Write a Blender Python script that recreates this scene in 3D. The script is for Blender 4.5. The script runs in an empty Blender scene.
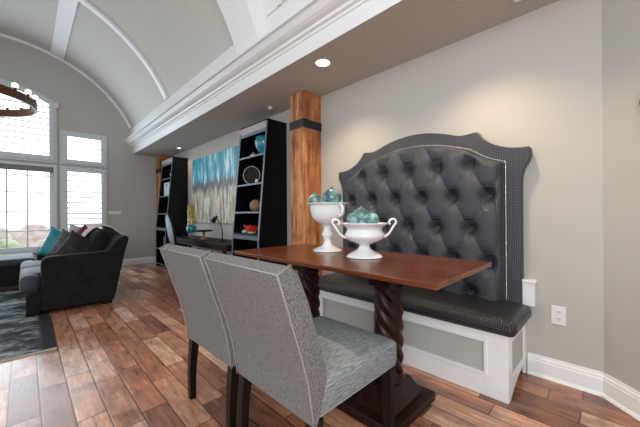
import bpy, bmesh, math, random
from mathutils import Vector, Matrix
random.seed(7)
PI = math.pi
S = bpy.context.scene
C = S.collection

# ------------------------------------------------------------------ camera
cam = bpy.data.objects.new('camera', bpy.data.cameras.new('camera'))
C.objects.link(cam)
cam.data.sensor_width = 36.0
cam.data.lens = 295.0 / 640.0 * 36.0
cam.data.clip_start = 0.02
cam.data.clip_end = 300
cam.data.shift_y = 0.4 / 640.0
cam.matrix_world = (Matrix.Translation((0, 0, 1.1)) @ Matrix.Rotation(math.radians(-45), 4, 'Z')
                    @ Matrix.Rotation(math.radians(90), 4, 'X') @ Matrix.Rotation(-0.0068, 4, 'Z'))
S.camera = cam

# ------------------------------------------------------------------ world, lights, exposure
W = bpy.data.worlds.new('world'); S.world = W; W.use_nodes = True
bg = W.node_tree.nodes['Background']
bg.inputs[0].default_value = (0.88, 0.945, 1.0, 1)
# sky brighter towards the horizon beyond the windows (+Y), where the sun is
_n, _l = W.node_tree.nodes, W.node_tree.links
_t = _n.new('ShaderNodeTexCoord'); _s = _n.new('ShaderNodeSeparateXYZ'); _m = _n.new('ShaderNodeMapRange')
_m.inputs['From Min'].default_value = 0.2; _m.inputs['From Max'].default_value = 1.0
_m.inputs['To Min'].default_value = 0.82; _m.inputs['To Max'].default_value = 2.6
_l.new(_t.outputs['Generated'], _s.inputs[0]); _l.new(_s.outputs['Y'], _m.inputs['Value']); _l.new(_m.outputs[0], bg.inputs[1])
S.view_settings.view_transform = 'Standard'
S.view_settings.look = 'None'
S.view_settings.gamma = 1.0
S.view_settings.use_curve_mapping = False
S.view_settings.exposure = 0.35

def area(name, loc, target, sx, sy, energy, col):
    l = bpy.data.lights.new(name, 'AREA'); l.shape = 'RECTANGLE'; l.size = sx; l.size_y = sy
    l.energy = energy; l.color = col
    o = bpy.data.objects.new(name, l); C.objects.link(o); o.location = loc
    o.rotation_euler = (Vector(target) - Vector(loc)).to_track_quat('-Z', 'Y').to_euler()
    return o
area('fill_behind_camera', (-1.3, -1.0, 2.1), (1.8, 2.2, 0.9), 2.0, 1.4, 50, (1, 0.99, 0.98))  # added fill lamp in place of camera flash, no window stands there
area('far_window_daylight', (-0.3, 7.45, 2.0), (-0.1, 0.0, 1.6), 2.6, 2.6, 42, (0.70, 0.87, 1))

# ------------------------------------------------------------------ materials
def new_mat(name):
    m = bpy.data.materials.new(name); m.use_nodes = True
    return m, m.node_tree.nodes, m.node_tree.links, m.node_tree.nodes['Principled BSDF']

def plain(name, col, rough=0.5, metal=0.0, spec=0.5, noise=0.0, nscale=20, bump=0.0, bscale=60, coat=0.0, emit=None, estr=0.0):
    m, N, L, P = new_mat(name)
    P.inputs['Base Color'].default_value = (*col, 1)
    P.inputs['Roughness'].default_value = rough
    P.inputs['Metallic'].default_value = metal
    P.inputs['Specular IOR Level'].default_value = spec
    P.inputs['Coat Weight'].default_value = coat
    P.inputs['Coat Roughness'].default_value = 0.12
    tc = N.new('ShaderNodeTexCoord')
    if noise > 0:
        n = N.new('ShaderNodeTexNoise'); n.inputs['Scale'].default_value = nscale; n.inputs['Detail'].default_value = 4
        L.new(tc.outputs['Object'], n.inputs['Vector'])
        r = N.new('ShaderNodeValToRGB')
        r.color_ramp.elements[0].position = 0.3; r.color_ramp.elements[1].position = 0.7
        r.color_ramp.elements[0].color = (*[c * (1 - noise) for c in col], 1)
        r.color_ramp.elements[1].color = (*[min(1, c * (1 + noise)) for c in col], 1)
        L.new(n.outputs['Fac'], r.inputs['Fac']); L.new(r.outputs['Color'], P.inputs['Base Color'])
    if bump > 0:
        n2 = N.new('ShaderNodeTexNoise'); n2.inputs['Scale'].default_value = bscale; n2.inputs['Detail'].default_value = 3
        L.new(tc.outputs['Object'], n2.inputs['Vector'])
        b = N.new('ShaderNodeBump'); b.inputs['Strength'].default_value = bump; b.inputs['Distance'].default_value = 0.004
        L.new(n2.outputs['Fac'], b.inputs['Height']); L.new(b.outputs['Normal'], P.inputs['Normal'])
    if emit:
        P.inputs['Emission Color'].default_value = (*emit, 1); P.inputs['Emission Strength'].default_value = estr
    return m

def math_node(N, L, op, a, b=None):
    n = N.new('ShaderNodeMath'); n.operation = op
    for i, v in enumerate((a, b)):
        if v is None: continue
        if isinstance(v, (int, float)): n.inputs[i].default_value = v
        else: L.new(v, n.inputs[i])
    return n.outputs[0]

def ramp(N, L, fac, stops):
    r = N.new('ShaderNodeValToRGB'); e = r.color_ramp.elements
    while len(e) < len(stops): e.new(0.5)
    for k, (p, c) in enumerate(stops):
        e[k].position = p; e[k].color = (*c, 1)
    L.new(fac, r.inputs['Fac']); return r.outputs['Color']

def mixc(N, L, fac, a, b, mode='MIX'):
    m = N.new('ShaderNodeMix'); m.data_type = 'RGBA'; m.blend_type = mode
    if isinstance(fac, (int, float)): m.inputs[0].default_value = fac
    else: L.new(fac, m.inputs[0])
    for i, v in ((6, a), (7, b)):
        if isinstance(v, tuple): m.inputs[i].default_value = (*v, 1)
        else: L.new(v, m.inputs[i])
    return m.outputs[2]

def noise(N, L, vec, scale, detail=4, stretch=None, rough=0.5):
    if stretch:
        mp = N.new('ShaderNodeMapping'); mp.inputs['Scale'].default_value = stretch
        L.new(vec, mp.inputs['Vector']); vec = mp.outputs['Vector']
    n = N.new('ShaderNodeTexNoise'); n.inputs['Scale'].default_value = scale; n.inputs['Detail'].default_value = detail
    n.inputs['Roughness'].default_value = rough
    L.new(vec, n.inputs['Vector']); return n.outputs['Fac']

def floor_material():
    m, N, L, P = new_mat('hand_scraped_planks')
    tc = N.new('ShaderNodeTexCoord').outputs['Object']
    sp = N.new('ShaderNodeSeparateXYZ'); L.new(tc, sp.inputs[0])
    w, ln = 0.132, 0.62
    rx = math_node(N, L, 'DIVIDE', math_node(N, L, 'ADD', sp.outputs['X'], 10.106), w)
    row = math_node(N, L, 'FLOOR', rx); fx = math_node(N, L, 'FRACT', rx)
    wn = N.new('ShaderNodeTexWhiteNoise'); wn.noise_dimensions = '1D'; L.new(row, wn.inputs['W'])
    ry = math_node(N, L, 'ADD', math_node(N, L, 'DIVIDE', sp.outputs['Y'], ln), math_node(N, L, 'MULTIPLY', wn.outputs['Value'], 7.0))
    col = math_node(N, L, 'FLOOR', ry); fy = math_node(N, L, 'FRACT', ry)
    cb = N.new('ShaderNodeCombineXYZ'); L.new(row, cb.inputs[0]); L.new(col, cb.inputs[1])
    wn2 = N.new('ShaderNodeTexWhiteNoise'); wn2.noise_dimensions = '3D'; L.new(cb.outputs[0], wn2.inputs['Vector'])
    base = ramp(N, L, wn2.outputs['Value'], [(0.0, (0.20, 0.085, 0.05)), (0.25, (0.37, 0.16, 0.085)), (0.5, (0.47, 0.25, 0.16)),
                                             (0.72, (0.56, 0.29, 0.165)), (1.0, (0.64, 0.44, 0.34))])
    # grain offset per plank
    off = N.new('ShaderNodeVectorMath'); off.operation = 'MULTIPLY_ADD'
    L.new(wn2.outputs['Color'], off.inputs[0]); off.inputs[1].default_value = (9, 9, 9); L.new(tc, off.inputs[2])
    g1 = noise(N, L, off.outputs[0], 3.0, 8, (11, 1.3, 1), 0.72)
    g2 = noise(N, L, off.outputs[0], 2.2, 5, (3, 2.2, 1), 0.6)
    gc = ramp(N, L, g1, [(0.34, (0.45, 0.38, 0.36)), (0.46, (0.90, 0.85, 0.83)), (0.54, (1.1, 1.05, 1.05)), (0.66, (1.7, 1.75, 1.85))])
    c1 = mixc(N, L, 0.8, base, gc, 'MULTIPLY')
    dark = ramp(N, L, g2, [(0.32, (0.50, 0.42, 0.40)), (0.44, (0.95, 0.92, 0.9)), (0.56, (1.15, 1.12, 1.1))])
    c2 = mixc(N, L, 0.85, c1, dark, 'MULTIPLY')
    ex = math_node(N, L, 'MINIMUM', fx, math_node(N, L, 'SUBTRACT', 1.0, fx))
    ey = math_node(N, L, 'MULTIPLY', math_node(N, L, 'MINIMUM', fy, math_node(N, L, 'SUBTRACT', 1.0, fy)), ln / w)
    e = math_node(N, L, 'MINIMUM', ex, ey)
    seam = ramp(N, L, e, [(0.0, (0.16, 0.13, 0.13)), (0.016, (0.3, 0.25, 0.25)), (0.035, (1, 1, 1))])
    c3 = mixc(N, L, 1.0, c2, seam, 'MULTIPLY')
    L.new(c3, P.inputs['Base Color'])
    rr = ramp(N, L, g1, [(0.2, (0.22,) * 3), (0.8, (0.40,) * 3)])
    L.new(rr, P.inputs['Roughness'])
    P.inputs['Specular IOR Level'].default_value = 0.55
    P.inputs['Coat Weight'].default_value = 0.35; P.inputs['Coat Roughness'].default_value = 0.18
    hb = math_node(N, L, 'ADD', math_node(N, L, 'MULTIPLY', g1, 0.35), math_node(N, L, 'MULTIPLY', math_node(N, L, 'MINIMUM', e, 0.06), 9.0))
    b = N.new('ShaderNodeBump'); b.inputs['Strength'].default_value = 0.4; b.inputs['Distance'].default_value = 0.004
    L.new(hb, b.inputs['Height']); L.new(b.outputs['Normal'], P.inputs['Normal'])
    return m

def wood(name, dark, mid, light, axis=(1, 12, 12), scale=2.0, rough=0.35, coat=0.0, bump=0.15):
    m, N, L, P = new_mat(name)
    tc = N.new('ShaderNodeTexCoord').outputs['Object']
    g = noise(N, L, tc, scale, 6, axis, 0.6)
    c = ramp(N, L, g, [(0.3, dark), (0.5, mid), (0.72, light)])
    L.new(c, P.inputs['Base Color']); P.inputs['Roughness'].default_value = rough
    P.inputs['Coat Weight'].default_value = coat; P.inputs['Coat Roughness'].default_value = 0.15
    b = N.new('ShaderNodeBump'); b.inputs['Strength'].default_value = bump; b.inputs['Distance'].default_value = 0.003
    L.new(g, b.inputs['Height']); L.new(b.outputs['Normal'], P.inputs['Normal'])
    return m

def timber_material():
    m, N, L, P = new_mat('reclaimed_timber')
    tc = N.new('ShaderNodeTexCoord').outputs['Object']
    g = noise(N, L, tc, 2.0, 9, (7, 7, 1.0), 0.75)
    g2 = noise(N, L, tc, 3.0, 4, (2.2, 2.2, 1.5), 0.6)
    c = ramp(N, L, g, [(0.34, (0.11, 0.035, 0.012)), (0.45, (0.34, 0.12, 0.04)), (0.54, (0.50, 0.21, 0.08)), (0.66, (0.62, 0.36, 0.18))])
    d = ramp(N, L, g2, [(0.3, (0.5, 0.42, 0.36)), (0.5, (1, 1, 1))])
    L.new(mixc(N, L, 0.8, c, d, 'MULTIPLY'), P.inputs['Base Color'])
    P.inputs['Roughness'].default_value = 0.75
    saw = noise(N, L, tc, 5.0, 3, (1, 1, 16), 0.5)
    b = N.new('ShaderNodeBump'); b.inputs['Strength'].default_value = 0.6; b.inputs['Distance'].default_value = 0.006
    L.new(math_node(N, L, 'ADD', g, math_node(N, L, 'MULTIPLY', saw, 0.5)), b.inputs['Height'])
    L.new(b.outputs['Normal'], P.inputs['Normal'])
    return m

def weave(name, a, b_, rough=0.9, scale=420.0, stretch=(1, 1, 1), bump=0.35, spec=0.25, pat='noise', sheen=0.0):
    m, N, L, P = new_mat(name)
    tc = N.new('ShaderNodeTexCoord').outputs['Object']
    if pat == 'noise':
        f = noise(N, L, tc, scale, 2, stretch, 0.6)
    else:                       # basket weave of small raised squares
        mp = N.new('ShaderNodeMapping'); mp.inputs['Rotation'].default_value = (0.0, 0.0, 0.0)
        L.new(tc, mp.inputs['Vector'])
        sp = N.new('ShaderNodeSeparateXYZ'); L.new(mp.outputs[0], sp.inputs[0])
        q = math_node(N, L, 'ADD', sp.outputs['Z'], sp.outputs['X'])
        s1 = math_node(N, L, 'SINE', math_node(N, L, 'MULTIPLY', math_node(N, L, 'ADD', sp.outputs['Y'], q), scale))
        s2 = math_node(N, L, 'SINE', math_node(N, L, 'MULTIPLY', math_node(N, L, 'SUBTRACT', sp.outputs['Y'], q), scale))
        f = math_node(N, L, 'MULTIPLY_ADD', math_node(N, L, 'MULTIPLY', s1, s2), 0.5)
        f.node.inputs[2].default_value = 0.5
    L.new(ramp(N, L, f, [(0.35, a), (0.65, b_)]), P.inputs['Base Color'])
    P.inputs['Roughness'].default_value = rough; P.inputs['Specular IOR Level'].default_value = spec
    P.inputs['Sheen Weight'].default_value = sheen
    b = N.new('ShaderNodeBump'); b.inputs['Strength'].default_value = bump; b.inputs['Distance'].default_value = 0.003
    L.new(f, b.inputs['Height']); L.new(b.outputs['Normal'], P.inputs['Normal'])
    return m

def painting_material():
    m, N, L, P = new_mat('abstract_paint')
    tc = N.new('ShaderNodeTexCoord').outputs['Generated']
    sp = N.new('ShaderNodeSeparateXYZ'); L.new(tc, sp.inputs[0])
    st = noise(N, L, tc, 1.0, 5, (1, 17, 1.7), 0.7)
    st2 = noise(N, L, tc, 1.0, 4, (1, 26, 2.6), 0.6)
    bl = noise(N, L, tc, 4.0, 5, (1, 1.6, 1), 0.6)
    top = ramp(N, L, st, [(0.36, (0.01, 0.10, 0.13)), (0.44, (0.015, 0.30, 0.33)), (0.5, (0.04, 0.36, 0.58)), (0.56, (0.40, 0.68, 0.78)), (0.63, (0.80, 0.88, 0.86))])
    bot = ramp(N, L, st2, [(0.36, (0.09, 0.08, 0.09)), (0.43, (0.42, 0.28, 0.07)), (0.5, (0.40, 0.36, 0.30)), (0.56, (0.74, 0.70, 0.58)), (0.63, (0.45, 0.46, 0.52))])
    zz = math_node(N, L, 'ADD', sp.outputs['Z'], math_node(N, L, 'MULTIPLY', math_node(N, L, 'SUBTRACT', math_node(N, L, 'ADD', math_node(N, L, 'MULTIPLY', st, 0.6), math_node(N, L, 'MULTIPLY', bl, 0.4)), 0.5), 0.6))
    f = ramp(N, L, zz, [(0.50, (0, 0, 0)), (0.60, (1, 1, 1))])
    c = mixc(N, L, f, bot, top)
    band = ramp(N, L, zz, [(0.44, (0, 0, 0)), (0.53, (1, 1, 1)), (0.58, (1, 1, 1)), (0.66, (0, 0, 0))])
    bf = math_node(N, L, 'MULTIPLY', band, math_node(N, L, 'MULTIPLY', bl, 1.9))
    c = mixc(N, L, bf, c, (0.10, 0.085, 0.09))
    L.new(c, P.inputs['Base Color']); P.inputs['Roughness'].default_value = 0.45
    return m

def rug_material():
    m, N, L, P = new_mat('rug_pile')
    tc = N.new('ShaderNodeTexCoord').outputs['Object']
    a = noise(N, L, tc, 1.5, 9, (1.3, 2.2, 1), 0.78)
    fz = noise(N, L, tc, 160, 2)
    c = ramp(N, L, a, [(0.40, (0.010, 0.012, 0.014)), (0.48, (0.035, 0.042, 0.05)), (0.53, (0.20, 0.23, 0.24)), (0.62, (0.44, 0.47, 0.48))])
    sp = N.new('ShaderNodeSeparateXYZ'); L.new(tc, sp.inputs[0])
    edge = ramp(N, L, math_node(N, L, 'ADD', math_node(N, L, 'ADD', sp.outputs['X'], 0.30), math_node(N, L, 'MULTIPLY', a, 0.16)), [(0.28, (0, 0, 0)), (0.31, (1, 1, 1))])
    c = mixc(N, L, edge, c, (0.012, 0.010, 0.012))
    c = mixc(N, L, 0.7, c, ramp(N, L, fz, [(0.3, (0.4,) * 3), (0.7, (1.5,) * 3)]), 'MULTIPLY')
    L.new(c, P.inputs['Base Color']); P.inputs['Roughness'].default_value = 0.95
    b = N.new('ShaderNodeBump'); b.inputs['Strength'].default_value = 0.8; b.inputs['Distance'].default_value = 0.008
    L.new(fz, b.inputs['Height']); L.new(b.outputs['Normal'], P.inputs['Normal'])
    return m

def glass_material(name, tint=(1, 1, 1), refl=0.08):
    m, N, L, P = new_mat(name)
    N.remove(P)
    out = [n for n in N if n.type == 'OUTPUT_MATERIAL'][0]
    t = N.new('ShaderNodeBsdfTransparent'); t.inputs[0].default_value = (*tint, 1)
    g = N.new('ShaderNodeBsdfGlossy'); g.inputs['Roughness'].default_value = 0.02
    mx = N.new('ShaderNodeMixShader'); mx.inputs[0].default_value = refl
    L.new(t.outputs[0], mx.inputs[1]); L.new(g.outputs[0], mx.inputs[2]); L.new(mx.outputs[0], out.inputs[0])
    return m

def ornament_glass():
    m, N, L, P = new_mat('swirled_teal_glass')
    tc = N.new('ShaderNodeTexCoord').outputs['Object']
    a = noise(N, L, tc, 22, 4, (1, 1, 0.6), 0.6)
    L.new(ramp(N, L, a, [(0.38, (0.02, 0.16, 0.20)), (0.5, (0.18, 0.52, 0.56)), (0.62, (0.75, 0.92, 0.92))]), P.inputs['Base Color'])
    P.inputs['Roughness'].default_value = 0.04; P.inputs['Transmission Weight'].default_value = 0.8
    P.inputs['IOR'].default_value = 1.45; P.inputs['Coat Weight'].default_value = 0.6
    return m

M = {}
M['wall'] = plain('greige_wall_paint', (0.485, 0.468, 0.436), 0.85, bump=0.05, bscale=180)
M['ceiling'] = plain('soffit_paint', (0.52, 0.48, 0.44), 0.85, bump=0.05, bscale=180)
M['vault'] = plain('vault_paint', (0.60, 0.585, 0.54), 0.8, bump=0.04, bscale=180)
M['white'] = plain('white_trim_paint', (0.86, 0.87, 0.87), 0.35)
M['shutter'] = plain('shutter_paint', (0.60, 0.64, 0.655), 0.4)
M['louver'] = plain('louver_paint', (0.62, 0.66, 0.70), 0.4)
M['valance'] = plain('shade_fabric', (0.20, 0.205, 0.20), 0.8)
M['floor'] = floor_material()
M['timber'] = timber_material()
M['iron'] = plain('dark_iron', (0.035, 0.035, 0.04), 0.5, 0.6, bump=0.4, bscale=50)
M['table'] = wood('cherry_table_top', (0.060, 0.014, 0.005), (0.125, 0.032, 0.010), (0.21, 0.062, 0.020), (9, 0.7, 9), 3.0, 0.24, 0.0, 0.06)
M['pedestal'] = wood('dark_carved_wood', (0.010, 0.004, 0.003), (0.022, 0.008, 0.006), (0.045, 0.016, 0.010), (8, 8, 1), 3.0, 0.32, 0.0, 0.1)
M['legwood'] = wood('espresso_wood', (0.004, 0.003, 0.0025), (0.007, 0.005, 0.004), (0.014, 0.010, 0.008), (10, 10, 1), 3.0, 0.38, 0.0, 0.1)
M['tweed'] = weave('grey_tweed', (0.09, 0.087, 0.084), (0.27, 0.26, 0.25), 0.95, 360, (1, 1, 0.5), 0.5)
M['tweed_seat'] = weave('grey_ribbed_tweed', (0.13, 0.15, 0.155), (0.33, 0.36, 0.36), 0.9, 300, (0.08, 1.0, 1.0), 0.6)
M['piping'] = weave('piping_cord', (0.25, 0.24, 0.23), (0.42, 0.40, 0.38), 0.8, 500)
for _k in ('legwood', 'pedestal', ): M[_k].node_tree.nodes['Principled BSDF'].inputs['Specular IOR Level'].default_value = 0.22
M['quilt'] = weave('charcoal_woven_vinyl', (0.003, 0.004, 0.006), (0.070, 0.078, 0.102), 0.36, 300, (1, 1, 1), 0.8, 0.55, 'basket')
M['seatvinyl'] = weave('black_woven_vinyl', (0.003, 0.003, 0.004), (0.028, 0.028, 0.034), 0.30, 260, (1, 1, 1), 1.0, 0.6, 'basket')
M['nail'] = plain('nickel_nailheads', (0.75, 0.74, 0.70), 0.25, 1.0)
M['bookcase'] = plain('black_lacquer', (0.003, 0.0035, 0.0045), 0.35, spec=0.22)
M['bookedge'] = plain('black_painted_sheen', (0.10, 0.13, 0.16), 0.4)  # bluish tone paints reflected light onto the black lacquer
M['fascia'] = plain('fascia_painted_reflection', (0.42, 0.39, 0.38), 0.5)  # pale tone paints the reflected windows into the fascia colour
M['paint'] = painting_material()
M['canvas'] = plain('canvas_edge', (0.35, 0.30, 0.22), 0.8)
M['rug'] = rug_material()
M['rugedge'] = plain('rug_binding', (0.45, 0.40, 0.32), 0.9)
M['sofa'] = plain('charcoal_velvet', (0.010, 0.0105, 0.0115), 0.9, spec=0.2, noise=0.35, nscale=14, bump=0.3, bscale=120)
M['sofa'].node_tree.nodes['Principled BSDF'].inputs['Sheen Weight'].default_value = 0.05
M['sofaseat'] = plain('slate_velvet', (0.032, 0.038, 0.054), 0.7, noise=0.3, nscale=10, bump=0.3, bscale=100)
M['sofaseat'].node_tree.nodes['Principled BSDF'].inputs['Sheen Weight'].default_value = 0.2
M['teal'] = plain('teal_satin', (0.01, 0.20, 0.24), 0.45, noise=0.3, nscale=12)
M['taupe'] = plain('taupe_cloth', (0.09, 0.085, 0.075), 0.8, noise=0.5, nscale=26)
M['brownpillow'] = plain('brown_black_damask', (0.010, 0.009, 0.008), 0.7, noise=0.8, nscale=30)
M['greypillow'] = plain('pale_grey_cloth', (0.42, 0.46, 0.48), 0.8, noise=0.15)
M['maroon'] = plain('maroon_cloth', (0.12, 0.02, 0.035), 0.8, noise=0.3)
M['throw'] = weave('blush_knit', (0.45, 0.37, 0.34), (0.72, 0.63, 0.58), 0.95, 90, (1, 1, 1), 0.8)
M['porcelain'] = plain('white_glaze', (0.84, 0.84, 0.85), 0.12, coat=0.5)
M['ornament'] = ornament_glass()
M['plastic'] = plain('white_plastic', (0.80, 0.80, 0.80), 0.35)
M['slot'] = plain('outlet_slot', (0.02, 0.02, 0.02), 0.6)
M['bronze'] = plain('oiled_bronze', (0.10, 0.045, 0.025), 0.4, 0.7)
M['bulb'] = plain('lit_bulb', (1, 0.9, 0.75), 0.3, emit=(1, 0.80, 0.58), estr=1.3)
M['lens'] = plain('downlight_lens', (1, 0.95, 0.9), 0.3, emit=(1, 0.86, 0.68), estr=9.0)
M['desk'] = wood('dark_desk_wood', (0.008, 0.004, 0.003), (0.02, 0.009, 0.006), (0.04, 0.018, 0.011), (8, 1, 8), 2.0, 0.5, 0.0)
M['desk'].node_tree.nodes['Principled BSDF'].inputs['Specular IOR Level'].default_value = 0.15
M['pane'] = glass_material('window_glass', (1, 1, 1), 0.04)
M['vaseglass'] = glass_material('clear_vase_glass', (0.96, 0.98, 0.98), 0.08)
M['tealglass'] = plain('teal_glaze', (0.01, 0.22, 0.30), 0.15, noise=0.6, nscale=20, coat=0.5)
M['yellow'] = plain('yellow_blossom', (0.72, 0.50, 0.06), 0.7, noise=0.4, nscale=60)
M['red'] = plain('red_coral_glaze', (0.75, 0.03, 0.02), 0.3, noise=0.5, nscale=30)
M['tan'] = plain('tan_wicker', (0.30, 0.17, 0.09), 0.7, noise=0.5, nscale=50)
M['slateblue'] = plain('slate_blue_glaze', (0.10, 0.14, 0.18), 0.4, noise=0.4, nscale=25)
M['cream'] = plain('cream_ceramic', (0.62, 0.58, 0.52), 0.5, noise=0.2)
M['boxwhite'] = plain('pale_linen_box', (0.52, 0.56, 0.60), 0.7, noise=0.1)
M['bookred'] = plain('burgundy_cloth', (0.16, 0.03, 0.04), 0.7)
M['bookcream'] = plain('cream_paper', (0.60, 0.52, 0.40), 0.8)
M['booknavy'] = plain('navy_cloth', (0.05, 0.05, 0.11), 0.7)
M['chairpale'] = plain('pale_blue_linen', (0.38, 0.47, 0.50), 0.8, noise=0.1)
M['ground'] = plain('washed_ground', (0.72, 0.68, 0.60), 0.9, noise=0.25, nscale=0.4)  # ground and foliage: overexposed daylight is put into the pale colours
M['foliage'] = plain('washed_green_foliage', (0.62, 0.68, 0.46), 0.9, noise=0.4, nscale=2)
M['foliage2'] = plain('washed_rosy_autumn_foliage', (0.80, 0.66, 0.60), 0.9, noise=0.3, nscale=2)

# ------------------------------------------------------------------ helpers
def B(): return bmesh.new()

def box(bm, x0, x1, y0, y1, z0, z1):
    v = [bm.verts.new(p) for p in ((x0, y0, z0), (x1, y0, z0), (x1, y1, z0), (x0, y1, z0), (x0, y0, z1), (x1, y0, z1), (x1, y1, z1), (x0, y1, z1))]
    for f in ((0, 3, 2, 1), (4, 5, 6, 7), (0, 1, 5, 4), (1, 2, 6, 5), (2, 3, 7, 6), (3, 0, 4, 7)):
        bm.faces.new([v[i] for i in f])
    return bm

def prism(bm, pts, axis, a0, a1):
    def q(p, a):
        return {'x': (a, p[0], p[1]), 'y': (p[0], a, p[1]), 'z': (p[0], p[1], a)}[axis]
    A = [bm.verts.new(q(p, a0)) for p in pts]; Bv = [bm.verts.new(q(p, a1)) for p in pts]
    n = len(pts)
    bm.faces.new(A); bm.faces.new(Bv[::-1])
    for i in range(n):
        j = (i + 1) % n
        bm.faces.new((A[j], A[i], Bv[i], Bv[j]))
    return bm

def lathe(bm, prof, cx=0, cy=0, cz=0, n=40):
    rings = []
    for r, z in prof:
        if r < 1e-5: rings.append([bm.verts.new((cx, cy, cz + z))])
        else: rings.append([bm.verts.new((cx + r * math.cos(2 * PI * k / n), cy + r * math.sin(2 * PI * k / n), cz + z)) for k in range(n)])
    for a, b in zip(rings[:-1], rings[1:]):
        for k in range(n):
            j = (k + 1) % n
            if len(a) == 1 and len(b) == 1: continue
            if len(a) == 1: bm.faces.new((a[0], b[j], b[k]))
            elif len(b) == 1: bm.faces.new((a[k], a[j], b[0]))
            else: bm.faces.new((a[k], a[j], b[j], b[k]))
    return bm

def tube(bm, path, rad, n=8, closed=False):
    P_ = [Vector(p) for p in path]; N_ = len(P_)
    rads = rad if isinstance(rad, (list, tuple)) else [rad] * N_
    rings = []; prev = None
    for i in range(N_):
        if closed: t = (P_[(i + 1) % N_] - P_[i - 1]).normalized()
        else: t = (P_[min(i + 1, N_ - 1)] - P_[max(i - 1, 0)]).normalized()
        if prev is None:
            a = Vector((0, 0, 1)) if abs(t.z) < 0.9 else Vector((1, 0, 0))
            u = t.cross(a).normalized()
        else: u = (prev - t * prev.dot(t)).normalized()
        prev = u; w = t.cross(u)
        rings.append([bm.verts.new(P_[i] + (u * math.cos(2 * PI * k / n) + w * math.sin(2 * PI * k / n)) * rads[i]) for k in range(n)])
    rng = range(N_) if closed else range(N_ - 1)
    for i in rng:
        a, b = rings[i], rings[(i + 1) % N_]
        for k in range(n):
            j = (k + 1) % n; bm.faces.new((a[k], a[j], b[j], b[k]))
    if not closed:
        bm.faces.new(rings[0][::-1]); bm.faces.new(rings[-1])
    return bm

def sphere(bm, c, r, sx=1, sy=1, sz=1, u=20, v=14):
    mt = Matrix.Translation(c) @ Matrix.Diagonal((r * sx, r * sy, r * sz, 1))
    bmesh.ops.create_uvsphere(bm, u_segments=u, v_segments=v, radius=1, matrix=mt)
    return bm

def obj(name, bm, m, parent=None, smooth=False, bevel=0, seg=2, subsurf=0):
    bmesh.ops.recalc_face_normals(bm, faces=bm.faces)
    me = bpy.data.meshes.new(name); bm.to_mesh(me); bm.free()
    me.materials.append(M[m] if isinstance(m, str) else m)
    o = bpy.data.objects.new(name, me); C.objects.link(o)
    if parent: o.parent = parent
    if bevel:
        b = o.modifiers.new('bevel', 'BEVEL'); b.width = bevel; b.segments = seg; b.limit_method = 'ANGLE'; b.angle_limit = math.radians(40)
    if subsurf:
        s = o.modifiers.new('subsurf', 'SUBSURF'); s.levels = subsurf; s.render_levels = subsurf
    if smooth or subsurf or bevel:
        for p in me.polygons: p.use_smooth = True
        if not (smooth or subsurf):
            w = o.modifiers.new('wn', 'WEIGHTED_NORMAL'); w.keep_sharp = False
    return o

def tag(o, label, cat, group=None, kind=None):
    o['label'] = label; o['category'] = cat
    if group: o['group'] = group
    if kind: o['kind'] = kind
    return o

def thing(name, label, cat, loc=(0, 0, 0), rotz=0, group=None):
    o = bpy.data.objects.new(name, None); C.objects.link(o); o.empty_display_size = 0.1
    o.location = loc; o.rotation_euler = (0, 0, rotz)
    return tag(o, label, cat, group)

def struct(name, bm, m, parent=None, **k):
    o = obj(name, bm, m, parent, **k)
    if not parent: o['kind'] = 'structure'
    return o

def copy_tree(root, loc, rotz, label, group=None):
    r = root.copy(); C.objects.link(r); r.location = loc; r.rotation_euler = (0, 0, rotz); r['label'] = label
    if group: r['group'] = group
    for ch in list(root.children):
        c = ch.copy(); C.objects.link(c); c.parent = r
        for g in ch.children:
            d = g.copy(); C.objects.link(d); d.parent = c
    return r

# ------------------------------------------------------------------ room shell
XW, YF, ZC = 2.45, 7.6, 2.47          # right wall, far wall, soffit height
XS = 1.72                              # soffit edge
VX, VZ, VR = -0.26, 2.167, 2.124       # vault axis and radius
struct('floor', box(B(), -4.2, 4.2, -2.2, YF + 0.15, -0.1, 0), 'floor')
struct('wall_right', box(B(), XW, XW + 0.15, 0.05, YF, 0, 2.6), 'wall')
# diagonal wall turning towards the viewer
d0 = Vector((XW, 0.05)); dd = Vector((-0.70, -0.714)).normalized(); nn = Vector((-dd.y, dd.x)) * 0.15
pts = [d0, d0 + dd * 1.9, d0 + dd * 1.9 + nn, d0 + nn + Vector((0.0, 0.0))]
struct('wall_diagonal', prism(B(), [tuple(p) for p in pts], 'z', 0, 2.6), 'wall')
# ceiling soffit
struct('ceiling', prism(B(), [(XS + 0.001, -2.2), (3.6, -2.2), (3.6, YF), (XS + 0.001, YF)], 'z', ZC, ZC + 0.2), 'ceiling')

# far wall with window openings
WIN = [(-1.24, 0.44), (0.487, 1.232)]
def arc_z(x): return 1.952 + math.sqrt(max(0, 1.552 ** 2 - (x + 0.393) ** 2))
bm = B()
box(bm, 1.232, XW + 0.15, YF, YF + 0.15, 0, 3.2)                   # right of the windows
box(bm, -4.2, -1.24, YF, YF + 0.15, 0, 4.6)                        # left of the windows
box(bm, -1.24, 1.232, YF, YF + 0.15, 0, 0.42)                      # below
box(bm, 0.44, 0.487, YF, YF + 0.15, 0.42, 2.765)                   # post between the windows
box(bm, 0.487, 1.232, YF, YF + 0.15, 2.07, 2.10)
box(bm, -1.24, 0.44, YF, YF + 0.15, 2.07, 2.11)
box(bm, 0.44, 1.232, YF, YF + 0.15, 2.765, 4.6)
box(bm, 1.232, XW + 0.15, YF, YF + 0.15, 3.2, 4.6)
xs = [-1.24 + i * 1.68 / 24 for i in range(25)]
prism(bm, [(x, arc_z(x)) for x in xs] + [(0.44, 4.6), (-1.24, 4.6)], 'y', YF, YF + 0.15)
struct('wall_far', bm, 'wall')

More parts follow.
